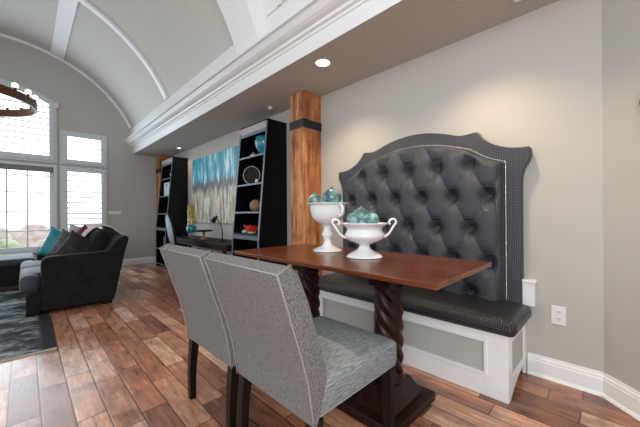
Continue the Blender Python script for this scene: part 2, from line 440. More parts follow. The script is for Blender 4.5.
# vaulted ceiling
def arcpts(r, a0, a1, n=40):
    return [(VX + r * math.cos(a0 + (a1 - a0) * k / n), VZ + r * math.sin(a0 + (a1 - a0) * k / n)) for k in range(n + 1)]
def arcblock(bm, r0, r1, a0, a1, y0, y1, n=40):
    prism(bm, arcpts(r1, a0, a1, n) + arcpts(r0, a0, a1, n)[::-1], 'y', y0, y1); return bm
A0 = math.asin(0.863 / VR); A1 = PI - math.radians(32)
struct('ceiling_vault', arcblock(B(), VR, VR + 0.08, A0 - 0.05, A1, 0.2, YF), 'vault', smooth=False)
struct('trim_1', arcblock(B(), VR - 0.05, VR + 0.0, A0, A1, YF - 0.05, YF), 'white', bevel=0.008)   # moulding on the far wall
ab = math.acos((0.553 - VX) / VR); ac = math.acos((0.366 - VX) / VR)
for i, (b0, b1) in enumerate([(ab, ac), (PI - ac, PI - ab)]):
    bm = arcblock(B(), VR - 0.035, VR + 0.002, b0, b1, 2.78, YF - 0.05, 4)
    struct('trim_%d' % (2 + i), bm, 'white')
struct('trim_4', arcblock(B(), VR - 0.04, VR + 0.002, A0, A1, 5.19, 5.28), 'white')
struct('trim_5', arcblock(B(), VR - 0.20, VR + 0.002, 0.305, A1, 2.385, 2.78), 'white')
struct('trim_6', arcblock(B(), VR - 0.012, VR + 0.002, A0, A1, 2.19, 2.385), 'white')
struct('trim_7', arcblock(B(), VR - 0.04, VR + 0.002, A0, A1, 2.15, 2.19), 'white')
# cornice along the soffit edge
cor = [(1.72, 2.47), (1.715, 2.595), (1.70, 2.60), (1.698, 2.618), (1.67, 2.622), (1.664, 2.640), (1.625, 2.648), (1.60, 2.662),
       (1.575, 2.690), (1.565, 2.70), (1.54, 2.705), (1.54, 2.735), (1.66, 2.745), (1.66, 3.0), (1.69, 3.03), (1.86, 3.06), (1.86, 2.675), (1.7205, 2.675), (1.7205, 2.47)]
struct('trim_8', prism(B(), cor, 'y', -2.2, YF), 'white')

# baseboards
def base_prof(sx=1):
    return [(0, 0), (-0.016, 0), (-0.016, 0.098), (-0.013, 0.104), (-0.013, 0.116), (-0.008, 0.122), (-0.006, 0.138), (0, 0.138)]
bm = prism(B(), [(XW + x, z) for x, z in base_prof()], 'y', 0.043, 0.43)
prism(bm, [(XW + x - 0.010, z) for x, z in [(0, 0), (-0.018, 0), (-0.013, 0.014), (0, 0.019)]], 'y', 0.05, 0.43)
struct('baseboard_right', bm, 'white')
bm = prism(B(), [(YF + x, z) for x, z in base_prof()], 'x', -2.4, 2.15)
struct('baseboard_far', bm, 'white')
bm = B()
bp = base_prof(); bq = [(-0.010, 0), (-0.028, 0), (-0.023, 0.014), (-0.010, 0.019)]
nrm = Vector((-dd.y, dd.x))
for prof in (bp, bq):
    ring = []
    for t in (-0.004, 1.9):
        ring.append([bm.verts.new((d0.x + dd.x * t + nrm.x * o, d0.y + dd.y * t + nrm.y * o, z)) for o, z in prof])
    bm.faces.new(ring[0]); bm.faces.new(ring[1][::-1])
    for i in range(len(prof)):
        j = (i + 1) % len(prof); bm.faces.new((ring[0][i], ring[0][j], ring[1][j], ring[1][i]))
struct('baseboard_diagonal', bm, 'white')

# ------------------------------------------------------------------ windows
def louvers(bm, x0, x1, z0, z1, top=None, pitch=0.108, wd=0.090, tilt=3):
    n = int((z1 - z0) / pitch)
    t = math.radians(tilt)
    for k in range(n):
        zc = z0 + pitch * (k + 0.5)
        xa, xb = x0, x1
        if top:
            xr = [x for x in [x0 + (x1 - x0) * i / 80 for i in range(81)] if top(x) > zc + 0.03]
            if len(xr) < 5: continue
            xa, xb = xr[0], xr[-1]
        yc = YF - 0.005
        c, s = math.cos(t) * wd / 2, math.sin(t) * wd / 2
        pr = [(yc - c, zc - s - 0.004), (yc, zc - 0.010), (yc + c, zc + s - 0.002), (yc + c, zc + s + 0.003), (yc, zc + 0.008), (yc - c, zc - s + 0.004)]
        prism(bm, pr, 'x', xa, xb)
    return bm

def framebox(bm, x0, x1, z0, z1, w, y0, y1, wb=None):
    wb = wb or w
    box(bm, x0, x0 + w, y0, y1, z0, z1); box(bm, x1 - w, x1, y0, y1, z0, z1)
    box(bm, x0 + w, x1 - w, y0, y1, z0, z0 + wb); box(bm, x0 + w, x1 - w, y0, y1, z1 - w, z1)
    return bm
def pane(x0, x1, z0, z1, parent):
    return obj('pane', box(B(), x0, x1, YF + 0.10, YF + 0.106, z0, z1), 'pane', parent)

# small upper shutter window
w1 = struct('window_1', framebox(B(), 0.487, 1.232, 2.10, 2.765, 0.03, YF - 0.03, YF + 0.14), 'shutter', bevel=0.004)
obj('shutter_frame', framebox(B(), 0.517, 1.202, 2.13, 2.735, 0.075, YF - 0.045, YF - 0.005), 'shutter', w1, bevel=0.006)
obj('louvers', louvers(B(), 0.592, 1.127, 2.205, 2.66), 'louver', w1); pane(0.517, 1.202, 2.13, 2.735, w1)
# tall shutter window
w2 = struct('window_2', framebox(B(), 0.487, 1.232, 0.42, 2.07, 0.03, YF - 0.03, YF + 0.14), 'shutter', bevel=0.004)
obj('shutter_frame', framebox(B(), 0.517, 1.202, 0.45, 2.04, 0.075, YF - 0.045, YF - 0.005, 0.1), 'shutter', w2, bevel=0.006)
obj('louvers', louvers(B(), 0.592, 1.127, 0.55, 1.965, tilt=16), 'louver', w2); pane(0.517, 1.202, 0.45, 2.04, w2)
# big arched shutter window
def arcframe(off, w, y0, y1, zb, wb):
    bm = B(); x0, x1 = -1.24 + off, 0.44 - off
    zt = lambda x, o: arc_z(x) - o
    for xa, xb in ((x0, x0 + w), (x1 - w, x1)):
        prism(bm, [(xa, zb), (xb, zb), (xb, zt(xb, off)), (xa, zt(xa, off))], 'y', y0, y1)
    box(bm, x0 + w, x1 - w, y0, y1, zb, zb + wb)
    X_ = [x0 + w + (x1 - x0 - 2 * w) * i / 24 for i in range(25)]
    prism(bm, [(x, zt(x, off)) for x in X_] + [(x, zt(x, off + w)) for x in X_[::-1]], 'y', y0, y1)
    return bm
w3 = struct('window_3', arcframe(0.0, 0.035, YF - 0.03, YF + 0.14, 2.11, 0.035), 'shutter', bevel=0.004)
obj('shutter_frame', arcframe(0.035, 0.075, YF - 0.045, YF - 0.005, 2.145, 0.09), 'shutter', w3, bevel=0.006)
obj('louvers', louvers(B(), -1.13, 0.33, 2.235, 3.5, top=lambda x: arc_z(x) - 0.11), 'louver', w3)
obj('pane', prism(B(), [(x, arc_z(x) - 0.02) for x in xs] + [(0.44, 2.12), (-1.24, 2.12)], 'y', YF + 0.10, YF + 0.106), 'pane', w3)
# ear block at the spring of the arched casing
struct('trim_9', box(B(), 0.395, 0.475, YF - 0.05, YF, 3.16, 3.27), 'shutter', bevel=0.004)
# large gridded picture window
w4 = struct('window_4', framebox(B(), -1.24, 0.44, 0.42, 2.07, 0.05, YF - 0.03, YF + 0.14), 'shutter', bevel=0.004)
obj('sash', framebox(B(), -1.19, 0.39, 0.47, 2.02, 0.055, YF + 0.06, YF + 0.11), 'shutter', w4, bevel=0.004)
bm = B()
for x in (-1.02, -0.757, -0.495, -0.232, 0.032): box(bm, x - 0.010, x + 0.010, YF + 0.07, YF + 0.10, 0.5, 1.97)
for z in (0.82, 1.18, 1.54, 1.85): box(bm, -1.14, 0.34, YF + 0.072, YF + 0.098, z - 0.009, z + 0.009)
obj('muntins', bm, 'shutter', w4); pane(-1.15, 0.35, 0.5, 1.99, w4)
obj('roller_shade', box(B(), -1.19, 0.385, YF - 0.02, YF + 0.05, 1.93, 2.02), 'valance', w4, bevel=0.01)

# ------------------------------------------------------------------ outdoors through the windows
struct('ground', box(B(), -60, 60, YF + 2.5, 120, -2.6, -2.5), 'ground')
def shrub(x, y, z, r, m, label):
    bm = B()
    for k in range(26):
        a, b_ = random.uniform(0, 2 * PI), random.uniform(-0.3, 1)
        q = r * random.uniform(0.3, 0.75)
        sphere(bm, (x + q * math.cos(a), y + q * math.sin(a) * 0.7, z + q * b_), r * random.uniform(0.25, 0.45), u=8, v=6)
    t = thing('garden_tree', label, 'tree', (0, 0, 0), 0, 'trees outside the big window')
    obj('foliage', bm, m, t)
    obj('trunk', tube(B(), [(x, y, -2.5), (x, y, z)], r * 0.08), 'foliage2', t)
shrub(-1.5, 17.0, -0.9, 1.5, 'foliage', 'pale green tree outside, seen at the left edge of the gridded window')
shrub(1.6, 20.0, -1.2, 1.6, 'foliage2', 'rosy tree outside, seen low through the middle of the gridded window')
shrub(-0.7, 28.0, -1.9, 2.6, 'foliage2', 'distant rosy tree furthest away outside the gridded window')
shrub(4.6, 26.0, -1.3, 2.0, 'foliage', 'pale green tree outside, just above the teal cushion in view')

# ------------------------------------------------------------------ reclaimed timber posts
def post(x0, x1, y0, y1, label, zb=2.06):
    p = thing('timber_post', label, 'post', ((x0 + x1) / 2, (y0 + y1) / 2, 0), 0, 'reclaimed timber posts against the right wall')
    hx, hy = (x1 - x0) / 2, (y1 - y0) / 2
    obj('beam', box(B(), -hx, hx, -hy, hy, 0, ZC), 'timber', p, bevel=0.006)
    st = obj('iron_strap', framebox_z(hx + 0.006, hy + 0.006, zb, zb + 0.095, 0.01), 'iron', p, bevel=0.002)
    for s in (-0.6, 0.0, 0.6):
        obj('rivet', sphere(B(), (-hx - 0.007, s * hy, zb + 0.048), 0.011, 0.6, 1, 1, 10, 6), 'iron', st, smooth=True)
        obj('rivet', sphere(B(), (s * hx, -hy - 0.007, zb + 0.048), 0.011, 1, 0.6, 1, 10, 6), 'iron', st, smooth=True)
def framebox_z(hx, hy, z0, z1, t):
    bm = B()
    box(bm, -hx, hx, -hy, -hy + t, z0, z1); box(bm, -hx, hx, hy - t, hy, z0, z1)
    box(bm, -hx, -hx + t, -hy + t, hy - t, z0, z1); box(bm, hx - t, hx, -hy + t, hy - t, z0, z1)
    return bm
post(2.17, 2.444, 2.42, 2.65, 'rough orange timber post with iron strap beside the tufted banquette')
post(2.16, 2.442, 7.27, 7.54, 'rough timber post with iron strap in the far corner behind the distant bookcase')

# ------------------------------------------------------------------ banquette
bq_ = thing('banquette', 'tall tufted charcoal banquette with white panelled base against the right wall', 'banquette', (2.2, 1.243, 0))
def place(o): return o
CX, CY = 2.2, 1.243                    # part coordinates below are relative to this
YH = 0.807                             # half length of the base
fx = 1.955 - CX
# base: front face frame with recessed panel
bm = B()
zt = 0.378
box(bm, fx, fx + 0.02, -YH, -YH + 0.125, 0, zt); box(bm, fx, fx + 0.02, YH - 0.125, YH, 0, zt)
box(bm, fx, fx + 0.02, -YH + 0.125, YH - 0.125, 0.0, 0.135); box(bm, fx, fx + 0.02, -YH + 0.125, YH - 0.125, 0.325, zt)
obj('face_frame', bm, 'white', bq_, bevel=0.002)
obj('front_panel', box(B(), fx + 0.010, fx + 0.019, -YH + 0.12, YH - 0.12, 0.13, 0.33), 'wall', bq_)
mo = framebox_yz = B()
def frame_yz(bm, x0, x1, y0, y1, z0, z1, w):
    box(bm, x0, x1, y0, y0 + w, z0, z1); box(bm, x0, x1, y1 - w, y1, z0, z1)
    box(bm, x0, x1, y0 + w, y1 - w, z0, z0 + w); box(bm, x0, x1, y0 + w, y1 - w, z1 - w, z1); return bm
obj('panel_moulding', frame_yz(mo, fx - 0.007, fx + 0.012, -YH + 0.11, YH - 0.11, 0.12, 0.34, 0.02), 'white', bq_, bevel=0.004)
for s in (-1, 1):
    y0, y1 = (-YH, -YH + 0.02) if s < 0 else (YH - 0.02, YH)
    # end board with arched cut at the foot
    pr = [(fx + 0.02, 0), (fx + 0.055, 0)] + [(fx + 0.055 + 0.34 * t, 0.085 * math.sin(min(1, t * 1.0) * PI / 2) ** 0.8) for t in [i / 8 for i in range(1, 9)]]
    pr += [(XW - CX - 0.03, 0.085), (XW - CX - 0.03, 0.0), (XW - CX - 0.004, 0), (XW - CX - 0.004, 0.12), (fx + 0.09, 0.12), (fx + 0.09, 0.32), (XW - CX - 0.06, 0.32), (XW - CX - 0.06, 0.12), (XW - CX - 0.004, 0.12)]
    bm = B()
    prism(bm, pr[:12] + [(XW - CX - 0.004, 0.12), (fx + 0.02, 0.12)], 'y', y0, y1)
    box(bm, fx + 0.02, fx + 0.09, y0, y1, 0.12, zt); box(bm, XW - CX - 0.07, XW - CX - 0.004, y0, y1, 0.12, zt)
    box(bm, fx + 0.09, XW - CX - 0.07, y0, y1, 0.33, zt)
    o = obj('end_board', bm, 'white', bq_)
    yp = (-YH + 0.010, -YH + 0.018) if s < 0 else (YH - 0.018, YH - 0.010)
    obj('end_panel', box(B(), fx + 0.085, XW - CX - 0.065, yp[0], yp[1], 0.115, 0.335), 'wall', o)
bm = box(B(), XW - CX - 0.055, XW - CX - 0.003, -YH - 0.055, YH + 0.055, 0.47, 0.625)
obj('back_rail', bm, 'white', bq_, bevel=0.003)
obj('rail_cap', box(B(), XW - CX - 0.063, XW - CX - 0.003, -YH - 0.062, YH + 0.062, 0.625, 0.645), 'white', bq_, bevel=0.004)
obj('seat_board', box(B(), fx - 0.012, XW - CX - 0.056, -YH - 0.012, YH + 0.012, zt, zt + 0.018), 'white', bq_, bevel=0.003)
# seat cushion
def soft_box(x0, x1, y0, y1, z0, z1, r, crown=0.0, nx=10, ny=24, nz=4, dims=None):
    """rounded box, superellipse corners, crowned top"""
    bm = B(); box(bm, x0, x1, y0, y1, z0, z1)
    o = bm
    bmesh.ops.bevel(bm, geom=list(bm.edges), offset=r, segments=5, profile=0.5, affect='EDGES')
    # crown needs cuts
    if crown:
        for k in range(1, nx):
            x = x0 + r + (x1 - x0 - 2 * r) * k / nx
            bmesh.ops.bisect_plane(bm, geom=bm.verts[:] + bm.edges[:] + bm.faces[:], plane_co=(x, 0, 0), plane_no=(1, 0, 0))
        for k in range(1, ny):
            y = y0 + r + (y1 - y0 - 2 * r) * k / ny
            bmesh.ops.bisect_plane(bm, geom=bm.verts[:] + bm.edges[:] + bm.faces[:], plane_co=(0, y, 0), plane_no=(0, 1, 0))
        for v in bm.verts:
            if v.co.z > (z0 + z1) / 2:
                u = (v.co.x - x0) / (x1 - x0) * 2 - 1; w = (v.co.y - y0) / (y1 - y0) * 2 - 1
                v.co.z += crown * (1 - u * u) * (1 - w ** 4)
    return bm
bm = soft_box(fx - 0.042, XW - CX - 0.058, -YH - 0.045, YH + 0.045, zt + 0.010, 0.486, 0.040, 0.02)
obj('seat_cushion', bm, 'seatvinyl', bq_, smooth=True)
# headboard
half = [(0.795, 0.47), (0.795, 1.30), (0.798, 1.346), (0.812, 1.40), (0.838, 1.45), (0.848, 1.475), (0.848, 1.525), (0.840, 1.545), (0.80, 1.543),
        (0.73, 1.552), (0.67, 1.572), (0.61, 1.603), (0.565, 1.640), (0.535, 1.675), (0.522, 1.700), (0.50, 1.702), (0.45, 1.697), (0.405, 1.695), (0.38, 1.700),
        (0.33, 1.717), (0.27, 1.738), (0.20, 1.756), (0.12, 1.771), (0.05, 1.777), (0.0, 1.778)]
out = half + [(-y, z) for y, z in half[::-1][1:]]
hx0 = 2.375 - CX
obj('headboard', prism(B(), out, 'x', hx0, XW - CX - 0.004), 'quilt', bq_, bevel=0.008, seg=2)
# tufted panel
inner = [(0.0, 1.668), (0.10, 1.664), (0.20, 1.650), (0.30, 1.628), (0.40, 1.597), (0.47, 1.572), (0.51, 1.545), (0.56, 1.511), (0.62, 1.480), (0.70, 1.452)]
def ztop(y):
    y = abs(y)
    for (a, za), (b_, zb_) in zip(inner[:-1], inner[1:]):
        if y <= b_: return za + (zb_ - za) * (y - a) / (b_ - a)
    return inner[-1][1]
PY, PZ, Z0 = 0.245, 0.47, 1.452
HW, ZB = 0.70, 0.47
btn = []
for r_ in range(0, 5):
    z = Z0 - r_ * PZ / 2
    for k in range(-4, 5):
        y = (k + (0.5 if r_ % 2 else 0)) * PY
        if abs(y) < HW - 0.04 and z < ztop(y) - 0.05 and z > ZB: btn.append((y, z))
def tuft(y, z):
    a = y / PY + (z - Z0) / PZ; b_ = y / PY - (z - Z0) / PZ
    sa = abs(math.sin(PI * a)); sb = abs(math.sin(PI * b_))
    pil = (sa * sb) ** 0.55
    r2 = min(((y - p) ** 2 + (z - q) ** 2) for p, q in btn)
    pit = 1 - math.exp(-r2 / 0.053 ** 2)
    d = min(HW - abs(y), (ztop(y) - z) * 0.9)
    e = min(1, d / 0.055); e = math.sqrt(max(0, 1 - (1 - e) ** 2))
    up = 1.0 if z > Z0 + 0.03 else 0.0
    return (0.026 * pil + 0.060 * pit + 0.008) * e
bm = B(); NY, NZ = 190, 150; G = []
bx = 2.374 - CX
for i in range(NY + 1):
    y = -HW + 2 * HW * i / NY; zt_ = ztop(y); rowv = []
    for j in range(NZ + 1):
        z = ZB + (zt_ - ZB) * j / NZ
        rowv.append(bm.verts.new((bx - 0.012 - tuft(y, z), y, z)))
    G.append(rowv)
for i in range(NY):
    for j in range(NZ):
        bm.faces.new((G[i][j], G[i + 1][j], G[i + 1][j + 1], G[i][j + 1]))
# closed sides back to the board
rim = [G[i][NZ] for i in range(NY + 1)] + [G[NY][j] for j in range(NZ - 1, -1, -1)] + [G[i][0] for i in range(NY - 1, -1, -1)] + [G[0][j] for j in range(1, NZ)]
bk = [bm.verts.new((bx + 0.0, v.co.y, v.co.z)) for v in rim]
for i in range(len(rim)):
    j = (i + 1) % len(rim); bm.faces.new((rim[i], rim[j], bk[j], bk[i]))
tp = obj('tufted_panel', bm, 'quilt', bq_, smooth=True)
for y, z in btn:
    o = obj('button', sphere(B(), (bx - 0.020, y, z), 0.014, 0.6, 1, 1, 12, 8), 'quilt', tp, smooth=True)
# nailheads
path = [(-HW, 0.5)] + [(-HW, inner[-1][1])] + [(-y, z) for y, z in inner[::-1][1:]] + [(y, z) for y, z in inner[1:]] + [(HW, 0.5)]
bm = B(); acc = 0; stp = 0.0165
for (a, b_) in zip(path[:-1], path[1:]):
    L_ = math.dist(a, b_); t = acc
    while t < L_:
        f = t / L_
        sphere(bm, (bx - 0.010, (a[0] + (b_[0] - a[0]) * f) * 1.008, a[1] + (b_[1] - a[1]) * f + 0.003), 0.0066, 0.8, 1, 1, 8, 5); t += stp
    acc = t - L_
o = obj('nailhead_trim', bm, 'nail', tp, smooth=True); o['label'] = 'silver nailhead trim'; o['kind'] = 'stuff'

# ------------------------------------------------------------------ dining table
TX0, TX1, TY0, TY1, TZ = 1.14, 1.87, 0.495, 2.08, 0.82
tb = thing('dining_table', 'long red-brown wooden dining table with twist-carved pedestals in front of the banquette', 'table', ((TX0 + TX1) / 2, (TY0 + TY1) / 2, 0))
hx, hy = (TX1 - TX0) / 2, (TY1 - TY0) / 2
obj('tabletop', box(B(), -hx, hx, -hy, hy, TZ - 0.026, TZ), 'table', tb, bevel=0.006, seg=3)
obj('apron', box(B(), -0.17, 0.17, -hy + 0.16, hy - 0.16, TZ - 0.075, TZ - 0.027), 'pedestal', tb, bevel=0.003)
for s in (-1, 1):
    yc = s * 0.345
    bm = B(); box(bm, -0.095, 0.095, yc - 0.075, yc + 0.075, 0.685, TZ - 0.0755); 
    obj('pedestal_block', bm, 'pedestal', tb, bevel=0.008)
    # twist carved column
    bm = B(); nz, na = 120, 48; rg = []
    for i in range(nz + 1):
        z = 0.15 + (0.685 - 0.15) * i / nz; t = i / nz
        R_ = 0.070 + 0.006 * math.sin(PI * t)
        if t < 0.06: R_ = 0.098 - 0.028 * t / 0.06
        if t > 0.96: R_ = 0.080
        rg.append([bm.verts.new((( R_ + (0.011 * (abs(math.sin(2.5 * (a_ + t * 7.5))) ** 0.6 * 2 - 1) if 0.06 <= t <= 0.96 else 0)) * math.cos(a_),
                                 yc + (R_ + (0.011 * (abs(math.sin(2.5 * (a_ + t * 7.5))) ** 0.6 * 2 - 1) if 0.06 <= t <= 0.96 else 0)) * math.sin(a_), z)) for a_ in [2 * PI * k / na for k in range(na)]])
    for i in range(nz):
        for k in range(na):
            j = (k + 1) % na; bm.faces.new((rg[i][k], rg[i][j], rg[i + 1][j], rg[i + 1][k]))
    bm.faces.new(rg[0][::-1]); bm.faces.new(rg[-1])
    obj('twisted_column', bm, 'pedestal', tb, smooth=True)
    bm = B(); box(bm, -0.26, 0.20, yc - 0.19, yc + 0.19, 0.0, 0.05)
    obj('foot_slab', bm, 'pedestal', tb, bevel=0.006)
    bm = B(); v0 = [(-0.20, -0.14), (0.15, -0.14), (0.15, 0.14), (-0.20, 0.14)]; v1 = [(-0.09, -0.09), (0.09, -0.09), (0.09, 0.09), (-0.09, 0.09)]
    a_ = [bm.verts.new((x, yc + y, 0.05)) for x, y in v0]; b_ = [bm.verts.new((x, yc + y, 0.15)) for x, y in v1]
    bm.faces.new(a_[::-1]); bm.faces.new(b_)
    for i in range(4): bm.faces.new((a_[i], a_[(i + 1) % 4], b_[(i + 1) % 4], b_[i]))
    obj('foot_plinth', bm, 'pedestal', tb, bevel=0.006)
obj('stretcher', box(B(), -0.03, 0.03, -0.27, 0.27, 0.16, 0.22), 'pedestal', tb, bevel=0.004)

# ------------------------------------------------------------------ parsons chairs
def make_chair(label, loc, rotz):
    t = thing('dining_chair', label, 'chair', loc, rotz, 'grey upholstered dining chairs on the near side of the table')
    w = 0.26
    rear = [(-0.275, 0.355), (-0.283, 0.42), (-0.300, 0.52), (-0.328, 0.62), (-0.362, 0.72), (-0.395, 0.82), (-0.427, 0.912)]
    front = [(-0.385, 0.936), (-0.345, 0.90), (-0.300, 0.80), (-0.268, 0.70), (-0.240, 0.62), (-0.218, 0.54), (-0.215, 0.50), (-0.232, 0.43), (-0.262, 0.355)]
    front = [(x + 0.008, z) for x, z in front]
    obj('backrest', prism(B(), rear + front, 'y', -w, w), 'tweed', t, bevel=0.012, seg=3)
    bm = B()
    for s in (-1, 1):
        tube(bm, [(x - 0.001, s * (w - 0.001), z) for x, z in rear], 0.0026, 6)
    tube(bm, [(rear[-1][0], -w, rear[-1][1]), (rear[-1][0], w, rear[-1][1])], 0.0026, 6)
    for s in (-1, 1):
        tube(bm, [(rear[-1][0], s * w, rear[-1][1]), (front[0][0], s * w, front[0][1])], 0.002, 6)
    o = obj('piping', bm, 'piping', t, smooth=True); o['label'] = 'pale piping cord'
    sb = soft_box(-0.258, 0.288, -w, w, 0.372, 0.496, 0.028, 0.02, 8, 8)
    seat = obj('seat', sb, 'tweed_seat', t, smooth=True)
    bm = B(); tube(bm, [(-0.25, -w + 0.006, 0.3835), (0.262, -w + 0.006, 0.3835), (0.280, -w + 0.022, 0.3835), (0.280, w - 0.022, 0.3835), (0.262, w - 0.006, 0.3835), (-0.25, w - 0.006, 0.3835)], 0.003, 6)
    obj('seat_piping', bm, 'piping', seat, smooth=True)
    for s in (-1, 1):
        # rear legs: sabre curve
        bm = B(); n = 10; rings = []
        for i in range(n + 1):
            u = i / n; z = 0.37 * (1 - u); xc = -0.245 - 0.012 * math.sin(PI * u) - 0.018 * u * u; h_ = 0.0235 - 0.006 * u
            yc = s * (w - 0.028)
            rings.append([bm.verts.new((xc + a * h_, yc + b_ * h_, z)) for a, b_ in ((-1, -1), (1, -1), (1, 1), (-1, 1))])
        for i in range(n):
            for k in range(4):
                j = (k + 1) % 4; bm.faces.new((rings[i][k], rings[i][j], rings[i + 1][j], rings[i + 1][k]))
        bm.faces.new(rings[0]); bm.faces.new(rings[-1][::-1])
        obj('leg', bm, 'legwood', t, bevel=0.003)
        bm = B(); a_ = [bm.verts.new((0.242 + a * 0.025, s * (w - 0.03) + b_ * 0.025, 0.372)) for a, b_ in ((-1, -1), (1, -1), (1, 1), (-1, 1))]
        b2 = [bm.verts.new((0.246 + a * 0.017, s * (w - 0.03) + b_ * 0.017, 0.0)) for a, b_ in ((-1, -1), (1, -1), (1, 1), (-1, 1))]
        bm.faces.new(a_); bm.faces.new(b2[::-1])
        for k in range(4):
            j = (k + 1) % 4; bm.faces.new((a_[k], a_[j], b2[j], b2[k]))
        obj('leg', bm, 'legwood', t, bevel=0.003)
    return t
ch = make_chair('grey tweed parsons chair nearest the viewer, its seat in full view', (0.975, 0.995, 0), 0)
copy_tree(ch, (0.972, 1.575, 0), math.radians(1.0), 'grey tweed parsons chair behind the nearest one, on the sofa side')

# ------------------------------------------------------------------ urns and glass ornaments
def urn(label, loc, prof, rotz, handles):
    t = thing('urn', label, 'urn', loc, rotz)
    obj('bowl', lathe(B(), prof, n=56), 'porcelain', t, smooth=True)
    for s in (-1, 1):
        bm = B(); pts, rad = handles(s)
        tube(bm, pts, rad, 10); obj('handle', bm, 'porcelain', t, smooth=True)
    return t
def sm(pts, n=4):      # catmull-rom through points
    out_ = []; P_ = [pts[0]] + list(pts) + [pts[-1]]
    for i in range(1, len(P_) - 2):
        for k in range(n):
            t = k / n; p0, p1, p2, p3 = P_[i - 1], P_[i], P_[i + 1], P_[i + 2]
            out_.append(tuple(0.5 * (2 * b_ + (c - a) * t + (2 * a - 5 * b_ + 4 * c - d) * t * t + (-a + 3 * b_ - 3 * c + d) * t ** 3) for a, b_, c, d in zip(p0, p1, p2, p3)))
    out_.append(tuple(pts[-1])); return out_
tall = sm([(0.0, 0.0), (0.105, 0.0), (0.107, 0.010), (0.085, 0.022), (0.045, 0.040), (0.030, 0.060), (0.026, 0.085), (0.040, 0.110), (0.044, 0.128), (0.032, 0.150), (0.030, 0.175),
           (0.040, 0.195), (0.075, 0.212), (0.110, 0.240), (0.128, 0.280), (0.134, 0.320), (0.140, 0.346), (0.158, 0.354), (0.158, 0.360), (0.138, 0.357), (0.128, 0.340), (0.118, 0.28), (0.08, 0.24), (0.0, 0.225)], 3)
def h_tall(s):
    p = sm([(s * 0.128, 0, 0.335), (s * 0.150, 0, 0.345), (s * 0.172, 0, 0.325), (s * 0.170, 0, 0.285), (s * 0.150, 0, 0.262), (s * 0.140, 0, 0.275)], 4)
    return p, 0.009
urn('tall white footed urn holding glass balls, further back on the table', (1.625, 1.545, TZ + 0.0005), tall, math.radians(-98), h_tall)
low = sm([(0.0, 0.0), (0.108, 0.0), (0.110, 0.010), (0.095, 0.022), (0.055, 0.042), (0.036, 0.062), (0.034, 0.078), (0.060, 0.090), (0.105, 0.108), (0.128, 0.135), (0.120, 0.160),
          (0.112, 0.175), (0.120, 0.192), (0.148, 0.212), (0.150, 0.220), (0.135, 0.215), (0.108, 0.195), (0.100, 0.175), (0.112, 0.155), (0.10, 0.125), (0.05, 0.105), (0.0, 0.10)], 3)
def h_low(s):
    p = sm([(s * 0.108, 0, 0.125), (s * 0.135, 0, 0.130), (s * 0.165, 0, 0.155), (s * 0.190, 0, 0.195), (s * 0.208, 0, 0.222), (s * 0.195, 0, 0.243), (s * 0.172, 0, 0.238), (s * 0.162, 0, 0.220), (s * 0.170, 0, 0.208)], 4)
    return p, [0.009] * 8 + [0.0075] * (len(p) - 8)
urn('low wide white urn with scrolled handles holding teal glass balls', (1.553, 1.148, TZ + 0.0005), low, math.radians(-42), h_low)
def ornament(x, y, z, r, label, knob=True):
    t = thing('glass_ball', label, 'ornament', (x, y, z), random.uniform(0, 3), 'glass balls in the white urns')
    obj('globe', sphere(B(), (0, 0, 0), r, u=28, v=20), 'ornament', t, smooth=True)
    obj('knob', lathe(B(), [(0, r * 0.97), (0.010, r * 0.97), (0.007, r * 1.05), (0.010, r * 1.12), (0.006, r * 1.2), (0, r * 1.21)], n=14), 'ornament', t, smooth=True)
# screen-right direction is (0.707,-0.707)
def off(cx, cy, a, b_): return cx + 0.707 * (a + b_), cy + 0.707 * (b_ - a)
for a, b_, z, r, lab in [(0.034, 0.0, 0.395, 0.076, 'large clear and teal glass ball at the right in the tall urn'), (-0.098, 0.005, 0.384, 0.050, 'small glass ball at the left in the tall urn')]:
    x, y = off(1.625, 1.545, a, b_); ornament(x, y, TZ + z, r, lab)
for a, b_, z, r, lab in [(-0.066, -0.020, 0.240, 0.049, 'teal glass ball at the left in the low urn'), (0.042, -0.025, 0.240, 0.050, 'teal glass ball at the right in the low urn'),
                         (-0.010, 0.070, 0.266, 0.054, 'teal glass ball behind the other two in the low urn')]:
    x, y = off(1.553, 1.148, a, b_); ornament(x, y, TZ + z, r, lab)

